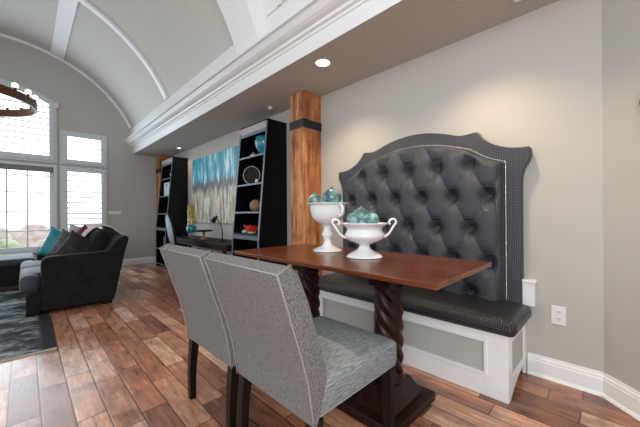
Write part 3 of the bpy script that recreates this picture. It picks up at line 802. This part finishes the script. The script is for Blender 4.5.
# ------------------------------------------------------------------ leaning bookcases
def bookcase(y0, w, label):
    t = thing('bookcase', label, 'bookcase', (XW, y0 + w / 2, 0), 0, 'black leaning bookcases either side of the desk')
    xf = lambda z: (2.005 - XW) + (0.0 if z < 0.77 else 0.14 * (z - 0.77) / (2.28 - 0.77))
    h_ = w / 2
    side = [(-0.006, 0), (2.005 - XW, 0), (2.005 - XW, 0.77), (2.148 - XW, 2.28), (-0.006, 2.28)]
    for s in (-1, 1):
        a, b_ = (-h_, -h_ + 0.03) if s < 0 else (h_ - 0.03, h_)
        obj('side_panel', prism(B(), side, 'y', a, b_), 'bookcase', t)
        bm = B()
        e = [(2.003 - XW, 0.0), (2.003 - XW, 0.77), (2.146 - XW, 2.279), (2.151 - XW, 2.279), (2.009 - XW, 0.77), (2.009 - XW, 0)]
        prism(bm, e, 'y', a - 0.001, b_ + 0.001); obj('front_edge', bm, 'bookedge', t)
    obj('back_panel', box(B(), -0.018, -0.006, -h_ + 0.03, h_ - 0.03, 0, 2.27), 'bookcase', t)
    obj('top_board', box(B(), 2.14 - XW, -0.006, -h_ - 0.012, h_ + 0.012, 2.281, 2.296), 'bookcase', t)
    obj('fascia', box(B(), 2.140 - XW, 2.152 - XW, -h_ + 0.03, h_ + 0.012, 2.19, 2.280), 'fascia', t)
    obj('top_rail', box(B(), 2.134 - XW, 2.150 - XW, -h_ + 0.03, h_ - 0.03, 2.15, 2.19), 'bookedge', t)
    for z in (1.87, 1.50, 1.135):
        s_ = obj('shelf', box(B(), xf(z) + 0.006, -0.018, -h_ + 0.03, h_ - 0.03, z - 0.022, z), 'bookcase', t)
        obj('shelf_edge', box(B(), xf(z), xf(z) + 0.006, -h_ + 0.03, h_ - 0.03, z - 0.022, z), 'bookedge', s_)
    z = 0.85
    s_ = obj('shelf', box(B(), xf(z), -0.018, -h_ + 0.03, h_ - 0.03, z - 0.022, z), 'bookcase', t)
    d_ = obj('drawer', box(B(), 2.004 - XW, 2.03 - XW, -h_ + 0.032, h_ - 0.032, 0.775, 0.827), 'bookedge', t, bevel=0.003)
    obj('knob', sphere(B(), (1.995 - XW, 0, 0.80), 0.010), 'nail', d_, smooth=True)
    for z in (0.40, 0.08):
        s_ = obj('shelf', box(B(), 2.012 - XW, -0.018, -h_ + 0.03, h_ - 0.03, z - 0.022, z), 'bookcase', t)
        obj('shelf_edge', box(B(), 2.006 - XW, 2.012 - XW, -h_ + 0.03, h_ - 0.03, z - 0.022, z), 'bookedge', s_)
    return t
bookcase(3.06, 0.66, 'tall black bookcase with sloping front beside the near timber post')
bookcase(6.40, 0.66, 'tall black bookcase with sloping front in the far corner')

# things on the near bookcase
tag(obj('bowl', lathe(B(), [(0, 0), (0.035, 0), (0.035, 0.01), (0.07, 0.05), (0.115, 0.12), (0.13, 0.19), (0.115, 0.25), (0.085, 0.275), (0.075, 0.27), (0.10, 0.24), (0.115, 0.19), (0.10, 0.12), (0.05, 0.05), (0, 0.02)], 2.27, 3.315, 1.8705), 'tealglass', smooth=True),
    'round teal glass vase on the top shelf of the near bookcase', 'vase')
t = thing('figurine', 'small cream lidded trinket box on the top shelf of the near bookcase', 'figurine', (2.22, 3.50, 1.8705))
obj('base', box(B(), -0.035, 0.035, -0.045, 0.045, 0, 0.045), 'cream', t, bevel=0.006)
obj('lid', lathe(B(), [(0, 0.045), (0.03, 0.045), (0.028, 0.06), (0.012, 0.07), (0.012, 0.08), (0, 0.085)], n=16), 'tan', t, smooth=True)
t = thing('ring_sculpture', 'dark round geode ring with pale rim on the second shelf of the near bookcase', 'sculpture', (2.20, 3.52, 1.5005), math.radians(35))
bm = B(); bmesh.ops.create_cone(bm, cap_ends=True, segments=28, radius1=0.115, radius2=0.115, depth=0.02, matrix=Matrix.Translation((0, 0, 0.135)) @ Matrix.Rotation(PI / 2, 4, 'Y'))
obj('disc', bm, 'legwood', t)
bm = tube(B(), [(-0.003, 0.12 * math.cos(a), 0.135 + 0.12 * math.sin(a) * (1 + 0.04 * math.sin(5 * a))) for a in [2 * PI * k / 32 for k in range(32)]], 0.005, 6, True)
obj('rim', bm, 'cream', t, smooth=True)
obj('stand', box(B(), -0.04, 0.04, -0.05, 0.05, 0, 0.02), 'legwood', t, bevel=0.003)
tag(obj('pebble', sphere(B(), (2.20, 3.24, 1.5305), 0.030, 1, 1, 1.0), 'bookred', smooth=True), 'small dark red ball on the second shelf of the near bookcase', 'ornament')
tag(obj('jar', lathe(B(), [(0, 0), (0.02, 0), (0.025, 0.03), (0.015, 0.05), (0.018, 0.06), (0, 0.06)], 2.15, 3.32, 1.5005, 16), 'cream', smooth=True), 'tiny cream jar on the second shelf of the near bookcase', 'jar')
tag(obj('wicker_ball', sphere(B(), (2.17, 3.38, 1.2155), 0.080), 'tan', smooth=True), 'tan wicker ball on the third shelf of the near bookcase', 'ornament')
tag(obj('ceramic_vase', lathe(B(), [(0, 0), (0.05, 0), (0.09, 0.07), (0.10, 0.14), (0.07, 0.22), (0.03, 0.25), (0.035, 0.27), (0.02, 0.27), (0, 0.2)], 2.26, 3.20, 1.1355), 'slateblue', smooth=True),
    'slate blue vase behind the tan ball on the third shelf', 'vase')
# red coral piece
t = thing('coral_ornament', 'red branching coral ornament on the fourth shelf of the near bookcase', 'ornament', (2.15, 3.44, 0.8505))
bm = B()
for k in range(30):
    a = k * 2.4; r0 = 0.02; r1 = random.uniform(0.07, 0.12); h0 = random.uniform(0.05, 0.12)
    tube(bm, [(r0 * math.cos(a), r0 * math.sin(a), 0.01), (r1 * 0.6 * math.cos(a + .3), r1 * 0.6 * math.sin(a + .3), h0 * 0.6), (r1 * math.cos(a), r1 * math.sin(a), h0)], [0.012, 0.011, 0.009], 6)
obj('branches', bm, 'red', t, smooth=True)
obj('base', lathe(B(), [(0, 0), (0.06, 0), (0.055, 0.015), (0, 0.02)], n=20), 'cream', t, smooth=True)
t = thing('small_shell', 'small cream shell at the left on the fourth shelf of the near bookcase', 'ornament', (2.14, 3.60, 0.8505))
obj('shell', lathe(B(), [(0, 0), (0.045, 0), (0.05, 0.012), (0.03, 0.03), (0.012, 0.045), (0, 0.05)], n=12), 'cream', t, smooth=True)

# things on the far bookcase
t = thing('figurine', 'small cream figurine on the top shelf of the far bookcase', 'figurine', (2.24, 6.66, 1.8705))
obj('figure', lathe(B(), [(0, 0), (0.06, 0), (0.05, 0.03), (0.065, 0.09), (0.035, 0.15), (0.045, 0.19), (0.02, 0.23), (0, 0.235)], n=20), 'cream', t, smooth=True)
obj('hat', lathe(B(), [(0, 0.22), (0.04, 0.225), (0.02, 0.25), (0, 0.27)], n=16), 'tan', t, smooth=True)
t = thing('storage_box', 'pale storage box standing on the second shelf of the far bookcase', 'box', (2.235, 6.745, 1.5005))
obj('carton', box(B(), -0.10, 0.12, -0.17, 0.17, 0, 0.29), 'boxwhite', t, bevel=0.004)
obj('tab', box(B(), -0.106, -0.1005, -0.015, 0.015, 0.20, 0.26), 'slot', t)
for k, (m_, hh, lab) in enumerate([('bookred', 0.25, 'burgundy book standing on the fourth shelf of the far bookcase'), ('bookcream', 0.22, 'cream book standing on the fourth shelf of the far bookcase'),
                                   ('booknavy', 0.27, 'navy book standing on the fourth shelf of the far bookcase'), ('tan', 0.23, 'tan book standing on the fourth shelf of the far bookcase')]):
    t = thing('book', lab, 'book', (2.13, 6.50 + k * 0.055, 0.4005), 0, 'books on the far bookcase')
    obj('cover', box(B(), -0.08, 0.09, -0.02, 0.02, 0, hh), m_, t, bevel=0.002)
    obj('pages', box(B(), -0.07, 0.0905, -0.016, 0.016, 0.004, hh + 0.0005), 'bookcream', t)

# ------------------------------------------------------------------ painting, desk and its things
t = thing('painting', 'large abstract canvas, teal above and ochre below, over the desk', 'painting', (XW, 5.16, 1.575))
obj('canvas', box(B(), -0.036, -0.001, -0.93, 0.93, -0.625, 0.625), 'canvas', t)
obj('painted_face', box(B(), -0.039, -0.0362, -0.93, 0.93, -0.625, 0.625), 'paint', t)

dk = thing('desk', 'dark wooden desk with crossed legs between the two bookcases', 'desk', (2.19, 4.95, 0))
obj('desktop', box(B(), -0.24, 0.24, -1.18, 1.18, 0.64, 0.68), 'desk', dk, bevel=0.004)
obj('apron', box(B(), -0.20, 0.20, -1.10, 1.10, 0.58, 0.64), 'desk', dk)
for s in (-1, 1):
    bm = B()
    for q in (-1, 1):
        tube(bm, [(q * 0.20, s * 1.02, 0.0), (-q * 0.20, s * 1.02, 0.58)], 0.022, 6)
    obj('crossed_legs', bm, 'desk', dk)
obj('stretcher', tube(B(), [(0, -1.02, 0.32), (0, 1.02, 0.32)], 0.015, 8), 'desk', dk)

t = thing('desk_lamp', 'thin black angled task lamp on the desk below the painting', 'lamp', (2.20, 4.38, 0.6805))
obj('base', lathe(B(), [(0, 0), (0.06, 0), (0.06, 0.012), (0.01, 0.018), (0, 0.018)], n=24), 'iron', t, smooth=True)
obj('arm', tube(B(), [(0, 0, 0.015), (0, 0.01, 0.19), (-0.01, 0.0, 0.23), (-0.02, 0.17, 0.375)], 0.009, 8), 'iron', t, smooth=True)
obj('shade', tube(B(), [(-0.02, 0.14, 0.385), (-0.025, 0.20, 0.365), (-0.03, 0.26, 0.315)], [0.018, 0.03, 0.042], 12), 'iron', t, smooth=True)
t = thing('pedestal_dish', 'dark footed serving dish on the desk', 'dish', (2.14, 4.93, 0.6805))
obj('foot', lathe(B(), [(0, 0), (0.06, 0), (0.05, 0.02), (0.02, 0.04), (0.02, 0.12), (0.03, 0.13), (0, 0.13)], n=20), 'tan', t, smooth=True)
obj('plate', lathe(B(), [(0, 0.13), (0.10, 0.132), (0.16, 0.150), (0.16, 0.160), (0.10, 0.145), (0, 0.143)], n=28), 'legwood', t, smooth=True)
t = thing('glass_vase', 'tall clear vase of yellow blossom with a teal base on the desk', 'vase', (2.12, 5.40, 0.6805))
obj('teal_base', lathe(B(), [(0, 0.10), (0.075, 0.10), (0.085, 0.13), (0.085, 0.2), (0.07, 0.23), (0, 0.23)], n=24), 'tealglass', t, smooth=True)
obj('foot', lathe(B(), [(0, 0), (0.07, 0), (0.05, 0.03), (0.035, 0.10), (0, 0.10)], n=24), 'vaseglass', t, smooth=True)
obj('cylinder', lathe(B(), [(0.07, 0.23), (0.072, 0.62), (0.068, 0.62), (0.066, 0.235)], n=24), 'vaseglass', t, smooth=True)
bm = B()
for k in range(240):
    a = random.uniform(0, 2 * PI); q = 0.056 * math.sqrt(random.random())
    sphere(bm, (q * math.cos(a), q * math.sin(a), 0.25 + 0.34 * random.random()), random.uniform(0.012, 0.019), u=7, v=5)
o = obj('blossom', bm, 'yellow', t); o['kind'] = 'stuff'; o['label'] = 'yellow blossom'
# round backed desk chair
t = thing('desk_chair', 'dark desk chair with a curved pale blue lined back at the desk', 'chair', (1.98, 5.10, 0), math.radians(-6))
bm = B(); n = 26; R0 = 0.25
ring = []
for i in range(n + 1):
    a = 2 * PI * i / n
    ring.append((-0.20 - 0.10 * (math.sin(a) * 0.5 + 0.5) - 0.05, 0.22 * math.cos(a), 0.83 + 0.28 * math.sin(a)))
obj('back_frame', tube(B(), ring[:-1], 0.018, 8, True), 'legwood', t, smooth=True)
bm = B(); ctr = bm.verts.new((-0.245, 0, 0.83)); ctr2 = bm.verts.new((-0.315, 0, 0.83))
r1 = [bm.verts.new((p[0] + 0.012, p[1] * 0.97, 0.83 + (p[2] - 0.83) * 0.97)) for p in ring[:-1]]
r2 = [bm.verts.new((p[0] - 0.012, p[1] * 0.97, 0.83 + (p[2] - 0.83) * 0.97)) for p in ring[:-1]]
for i in range(n):
    j = (i + 1) % n
    bm.faces.new((ctr, r1[i], r1[j])); bm.faces.new((ctr2, r2[j], r2[i])); bm.faces.new((r1[i], r2[i], r2[j], r1[j]))
obj('back_pad', bm, 'chairpale', t, smooth=True)
obj('seat', soft_box(-0.22, 0.22, -0.23, 0.23, 0.42, 0.50, 0.03), 'chairpale', t, smooth=True)
for sx in (-1, 1):
    for sy in (-1, 1):
        obj('leg', tube(B(), [(sx * 0.19, sy * 0.19, 0.42), (sx * 0.21, sy * 0.21, 0.0)], [0.02, 0.013], 8), 'legwood', t, smooth=True)
for sy in (-1, 1):
    obj('back_post', tube(B(), [(-0.19, sy * 0.10, 0.44), (-0.235, sy * 0.10, 0.60)], 0.014, 8), 'legwood', t, smooth=True)

# ------------------------------------------------------------------ rug, sofa, ottoman
t = thing('area_rug', 'dark blue-grey streaked area rug with a black edge under the sofa', 'rug', (0.18, 3.27, 0.0))
obj('pile', box(B(), -2.9, 0.0, 0.012, 3.1, 0.0, 0.012), 'rug', t, bevel=0.003)
obj('binding', box(B(), -2.9, 0.0, 0.0, 0.012, 0.0, 0.011), 'rugedge', t)
# shift rug texture origin: rug object coords run from x=-2.9 to 0

SY0, SY1 = 4.45, 6.12
sf = thing('sofa', 'charcoal upholstered sofa seen from its side, standing partly on the rug', 'sofa', (0, SY0, 0.0))
Ls = SY1 - SY0
zr = 0.0125
def arm(y0, y1):
    pr = [(0.125, 0.045), (0.12, 0.55), (0.128, 0.60), (0.15, 0.630), (0.19, 0.642), (0.56, 0.650), (0.66, 0.655), (0.74, 0.655), (0.83, 0.30), (0.79, 0.045)]
    return prism(B(), pr, 'y', y0, y1)
obj('arm', arm(0, 0.16), 'sofa', sf, bevel=0.02, seg=3)
obj('arm', arm(Ls - 0.16, Ls), 'sofa', sf, bevel=0.02, seg=3)
bm = prism(B(), [(0.60, 0.07), (0.80, 0.07), (0.845, 0.30), (0.905, 0.60), (0.955, 0.80), (0.94, 0.835), (0.90, 0.84), (0.83, 0.80), (0.72, 0.64), (0.60, 0.5)], 'y', 0.005, Ls - 0.005)
obj('backrest', bm, 'sofa', sf, bevel=0.025, seg=3)
obj('base', box(B(), 0.02, 0.62, 0.03, Ls - 0.03, 0.07, 0.27), 'sofa', sf, bevel=0.02)
obj('front_border', box(B(), 0.0, 0.125, 0.0, Ls, 0.045, 0.26), 'sofa', sf, bevel=0.02)
nc = 2; cw = (Ls - 0.02) / nc
for k in range(nc):
    y0 = 0.01 + k * cw + 0.005
    ya, yb = max(y0, 0.005), min(y0 + cw - 0.01, Ls - 0.005)
    bm = soft_box(-0.05, 0.115, ya, yb, 0.262, 0.45, 0.06)
    soft = soft_box(0.0, 0.66, max(ya, 0.165), min(yb, Ls - 0.165), 0.272, 0.455, 0.05)
    tmp = bpy.data.meshes.new('t'); soft.to_mesh(tmp); soft.free(); bm.from_mesh(tmp); bpy.data.meshes.remove(tmp)
    obj('seat_cushion', bm, 'sofaseat', sf, smooth=True)
def pillow_mesh(w, h, d, n=16, pinch=0.10):
    bm = B(); front, back = [], []
    for i in range(n + 1):
        fr, bk_ = [], []
        for j in range(n + 1):
            u, v = -1 + 2 * i / n, -1 + 2 * j / n
            e = max(0.0, (1 - u * u) * (1 - v * v)) ** 0.42
            x = u * w / 2 * (1 - pinch * (1 - v * v) * 0.9 * abs(u) ** 3); z = v * h / 2 * (1 - pinch * (1 - u * u) * abs(v) ** 3)
            wob = 0.006 * math.sin(5 * u + 3 * v) * e
            a = bm.verts.new((x, -d / 2 * e + wob, z))
            b_ = a if (i in (0, n) or j in (0, n)) else bm.verts.new((x, d / 2 * e + wob, z))
            fr.append(a); bk_.append(b_)
        front.append(fr); back.append(bk_)
    for i in range(n):
        for j in range(n):
            bm.faces.new((front[i][j], front[i + 1][j], front[i + 1][j + 1], front[i][j + 1]))
            q = (back[i][j], back[i][j + 1], back[i + 1][j + 1], back[i + 1][j])
            bm.faces.new(q)
    return bm
# back cushions of the sofa (parts)
for k in range(2):
    bm = pillow_mesh(cw - 0.17, 0.50, 0.24, 14, 0.04)
    mt = Matrix.Translation((0.665, 0.165 + (cw - 0.16) * (k + 0.5), 0.69)) @ Matrix.Rotation(math.radians(14), 4, 'Y') @ Matrix.Rotation(PI / 2, 4, 'Z')
    bmesh.ops.transform(bm, matrix=mt, verts=bm.verts[:]); obj('back_cushion', bm, 'sofa', sf, smooth=True)
for x in (0.05, 0.72):
    for y in (0.06, Ls - 0.06):
        obj('leg', box(B(), x - 0.05, x + 0.05, y - 0.04, y + 0.04, zr if x < 0.1 else 0.0, 0.072), 'legwood', sf)
def pillow(name, loc, w, h, d, rx, ry, rz, m, label):
    o = obj(name, pillow_mesh(w, h, d), m, smooth=True)
    o.matrix_world = Matrix.Translation(loc) @ Matrix.Rotation(rz, 4, 'Z') @ Matrix.Rotation(ry, 4, 'Y') @ Matrix.Rotation(rx, 4, 'X')
    tag(o, label, 'cushion', 'loose cushions on the sofa'); return o
R = math.radians
pillow('throw_pillow', (0.47, 4.80, 0.675), 0.36, 0.37, 0.15, R(-12), R(33), R(0), 'brownpillow', 'dark brown damask cushion leaning nearest the sofa arm')
pillow('throw_pillow', (0.43, 5.20, 0.68), 0.36, 0.38, 0.14, R(-12), R(26), R(-8), 'taupe', 'taupe patterned cushion behind the dark brown one')
pillow('throw_pillow', (0.345, 5.60, 0.69), 0.37, 0.42, 0.15, R(-10), R(22), R(-14), 'teal', 'bright teal cushion leaning on the sofa by the window')
pillow('throw_pillow', (0.56, 5.10, 0.76), 0.30, 0.34, 0.10, R(-8), R(48), R(12), 'maroon', 'maroon cushion between the brown cushion and the sofa back')
pillow('throw_pillow', (0.55, 5.62, 0.76), 0.36, 0.42, 0.12, R(-8), R(10), R(60), 'greypillow', 'pale grey cushion furthest back against the sofa back')
# blush throw over the back
bm = B(); nu, nv = 30, 20; th = []
prof = [(0.50, 0.74), (0.54, 0.84), (0.60, 0.915), (0.68, 0.960), (0.76, 0.965), (0.84, 0.945), (0.90, 0.895), (0.955, 0.845), (0.985, 0.79), (0.985, 0.70), (0.975, 0.62)]
pf = sm([(a, 0, b_) for a, b_ in prof], 4)
for i in range(nu + 1):
    y = 0.40 + 0.95 * i / nu
    th.append([bm.verts.new((p[0] + 0.008 * math.sin(9 * i / nu * 2 + j * 0.2), y + 0.01 * math.sin(j * 0.5), p[2] + 0.008 * math.sin(i * 1.3))) for j, p in enumerate(pf)])
for i in range(nu):
    for j in range(len(pf) - 1):
        bm.faces.new((th[i][j], th[i + 1][j], th[i + 1][j + 1], th[i][j + 1]))
o = obj('throw_blanket', bm, 'throw', smooth=True); o.location = (0, SY0, 0)
s = o.modifiers.new('solid', 'SOLIDIFY'); s.thickness = 0.014
tag(o, 'blush knitted throw draped over the back of the sofa', 'blanket')

ot = thing('ottoman', 'large dark upholstered ottoman in front of the gridded window', 'ottoman', (-0.80, 6.18, 0))
obj('base', box(B(), -0.88, 0.88, 0.02, 0.95, 0.08, 0.38), 'sofa', ot, bevel=0.02)
obj('cushion', soft_box(-0.90, 0.90, 0, 0.98, 0.38, 0.47, 0.035), 'sofaseat', ot, smooth=True)
for x in (-0.78, 0.78):
    for y in (0.1, 0.88):
        obj('leg', box(B(), x - 0.03, x + 0.03, y - 0.03, y + 0.03, 0.0125 if y < 0.3 else 0.0, 0.08), 'legwood', ot)

# ------------------------------------------------------------------ chandelier
RC = (-0.50, 4.90); RR = 0.60; RZ = 2.40
cd = thing('chandelier', 'bronze ring chandelier with round bulbs hanging by the windows', 'chandelier', (RC[0], RC[1], RZ))
obj('ring', lathe(B(), [(RR - 0.012, -0.055), (RR + 0.012, -0.055), (RR + 0.012, 0.035), (RR - 0.012, 0.035), (RR - 0.012, -0.055)], n=72), 'bronze', cd, bevel=0.003)
nb = 22
for k in range(nb):
    a = 2 * PI * k / nb + 0.09
    x, y = RR * math.cos(a), RR * math.sin(a)
    sk = obj('socket', tube(B(), [(x, y, 0.034), (x, y, 0.058)], 0.014, 10), 'bronze', cd, smooth=True)
    obj('bulb', sphere(B(), (x, y, 0.082), 0.029, u=14, v=10), 'bulb', sk, smooth=True)
bm = B()
for a in (PI * 0.75, PI * 1.05, PI * 1.35):
    tube(bm, [(RR * math.cos(a), RR * math.sin(a), 0.03), (-0.05, 0, 0.9)], 0.006, 6)
tube(bm, [(-0.05, 0, 0.88), (-0.05, 0, 1.888)], 0.008, 8)
obj('hanging_rods', bm, 'bronze', cd, smooth=True)

# ------------------------------------------------------------------ recessed lights
def downlight(x, y, label, energy, r=0.052, name='recessed_light', aim=(0, 0)):
    t = thing(name, label, 'light', (x, y, ZC), 0, 'small lights in the soffit')
    obj('trim_ring', lathe(B(), [(r, -0.001), (r + 0.014, -0.001), (r + 0.014, -0.005), (r + 0.003, -0.007), (r, -0.001)], n=36), 'plastic', t, smooth=True)
    obj('lens', lathe(B(), [(0, -0.0025), (r, -0.0025), (r, -0.0005), (0, -0.0005)], n=36), 'lens', t)
    l = bpy.data.lights.new('spot', 'SPOT'); l.energy = energy; l.spot_size = math.radians(120); l.spot_blend = 0.8; l.color = (1, 0.76, 0.50); l.shadow_soft_size = 0.05
    o = bpy.data.objects.new('spot', l); C.objects.link(o); o.parent = t; o.location = (0, 0, -0.02)
    o.rotation_euler = (aim[0], aim[1], 0)
downlight(1.915, 1.865, 'glowing round recessed light in the soffit above the table', 44, 0.060)
downlight(1.93, 0.645, 'recessed light in the soffit cut by the top edge of the photo', 44, 0.060)
downlight(2.238, 6.31, 'tiny round light in the soffit above the far bookcase', 6, 0.03)
t = thing('smoke_sensor', 'small white ceiling sensor on the soffit near the timber post', 'sensor', (2.224, 3.106, ZC))
obj('disc', lathe(B(), [(0, -0.001), (0.03, -0.001), (0.028, -0.02), (0.012, -0.03), (0, -0.03)], n=24), 'plastic', t, smooth=True)
copy_tree(t, (2.215, 0.425, ZC), 0, 'small white ceiling fitting cut by the top edge of the photo above the banquette')

# ------------------------------------------------------------------ outlet, switch, wall piece
t = thing('wall_outlet', 'white double power outlet on the wall right of the banquette', 'outlet', (XW, 0.262, 0.43))
obj('plate', box(B(), -0.006, -0.0005, -0.038, 0.038, -0.060, 0.060), 'plastic', t, bevel=0.002)
for s in (-1, 1):
    r_ = obj('socket', box(B(), -0.0085, -0.0062, -0.017, 0.017, s * 0.022 - 0.014, s * 0.022 + 0.014), 'plastic', t, bevel=0.001)
    bm = box(B(), -0.0092, -0.0086, -0.008, -0.005, s * 0.022 - 0.003, s * 0.022 + 0.007); box(bm, -0.0092, -0.0086, 0.005, 0.008, s * 0.022 - 0.003, s * 0.022 + 0.007)
    box(bm, -0.0092, -0.0086, -0.002, 0.002, s * 0.022 - 0.010, s * 0.022 - 0.006)
    obj('slots', bm, 'slot', r_)
t = thing('light_switch', 'white triple light switch plate on the wall beside the shuttered window', 'switch', (1.36, YF, 1.155))
obj('plate', box(B(), -0.115, 0.115, -0.007, -0.0005, -0.032, 0.032), 'plastic', t, bevel=0.002)
for x in (-0.07, 0, 0.07): obj('rocker', box(B(), x - 0.02, x + 0.02, -0.011, -0.0072, -0.02, 0.02), 'plastic', t, bevel=0.001)
# round red wall piece on the diagonal wall, just inside the right frame edge
c_ = d0 + dd * 0.292
t = thing('wall_ornament', 'dark red round wall ornament cut by the right edge of the photo', 'ornament', (c_.x, c_.y, 1.67))
t.rotation_euler = (0, 0, math.atan2(nrm.y, nrm.x))
mt = Matrix.Translation((-0.012, 0, 0)) @ Matrix.Rotation(PI / 2, 4, 'Y')
bm = B(); bmesh.ops.create_cone(bm, cap_ends=True, segments=32, radius1=0.07, radius2=0.06, depth=0.022, matrix=mt); obj('disc', bm, 'bookred', t)
obj('rim', tube(B(), [(-0.012, 0.07 * math.cos(a), 0.07 * math.sin(a)) for a in [2 * PI * k / 32 for k in range(32)]], 0.007, 6, True), 'iron', t, smooth=True)
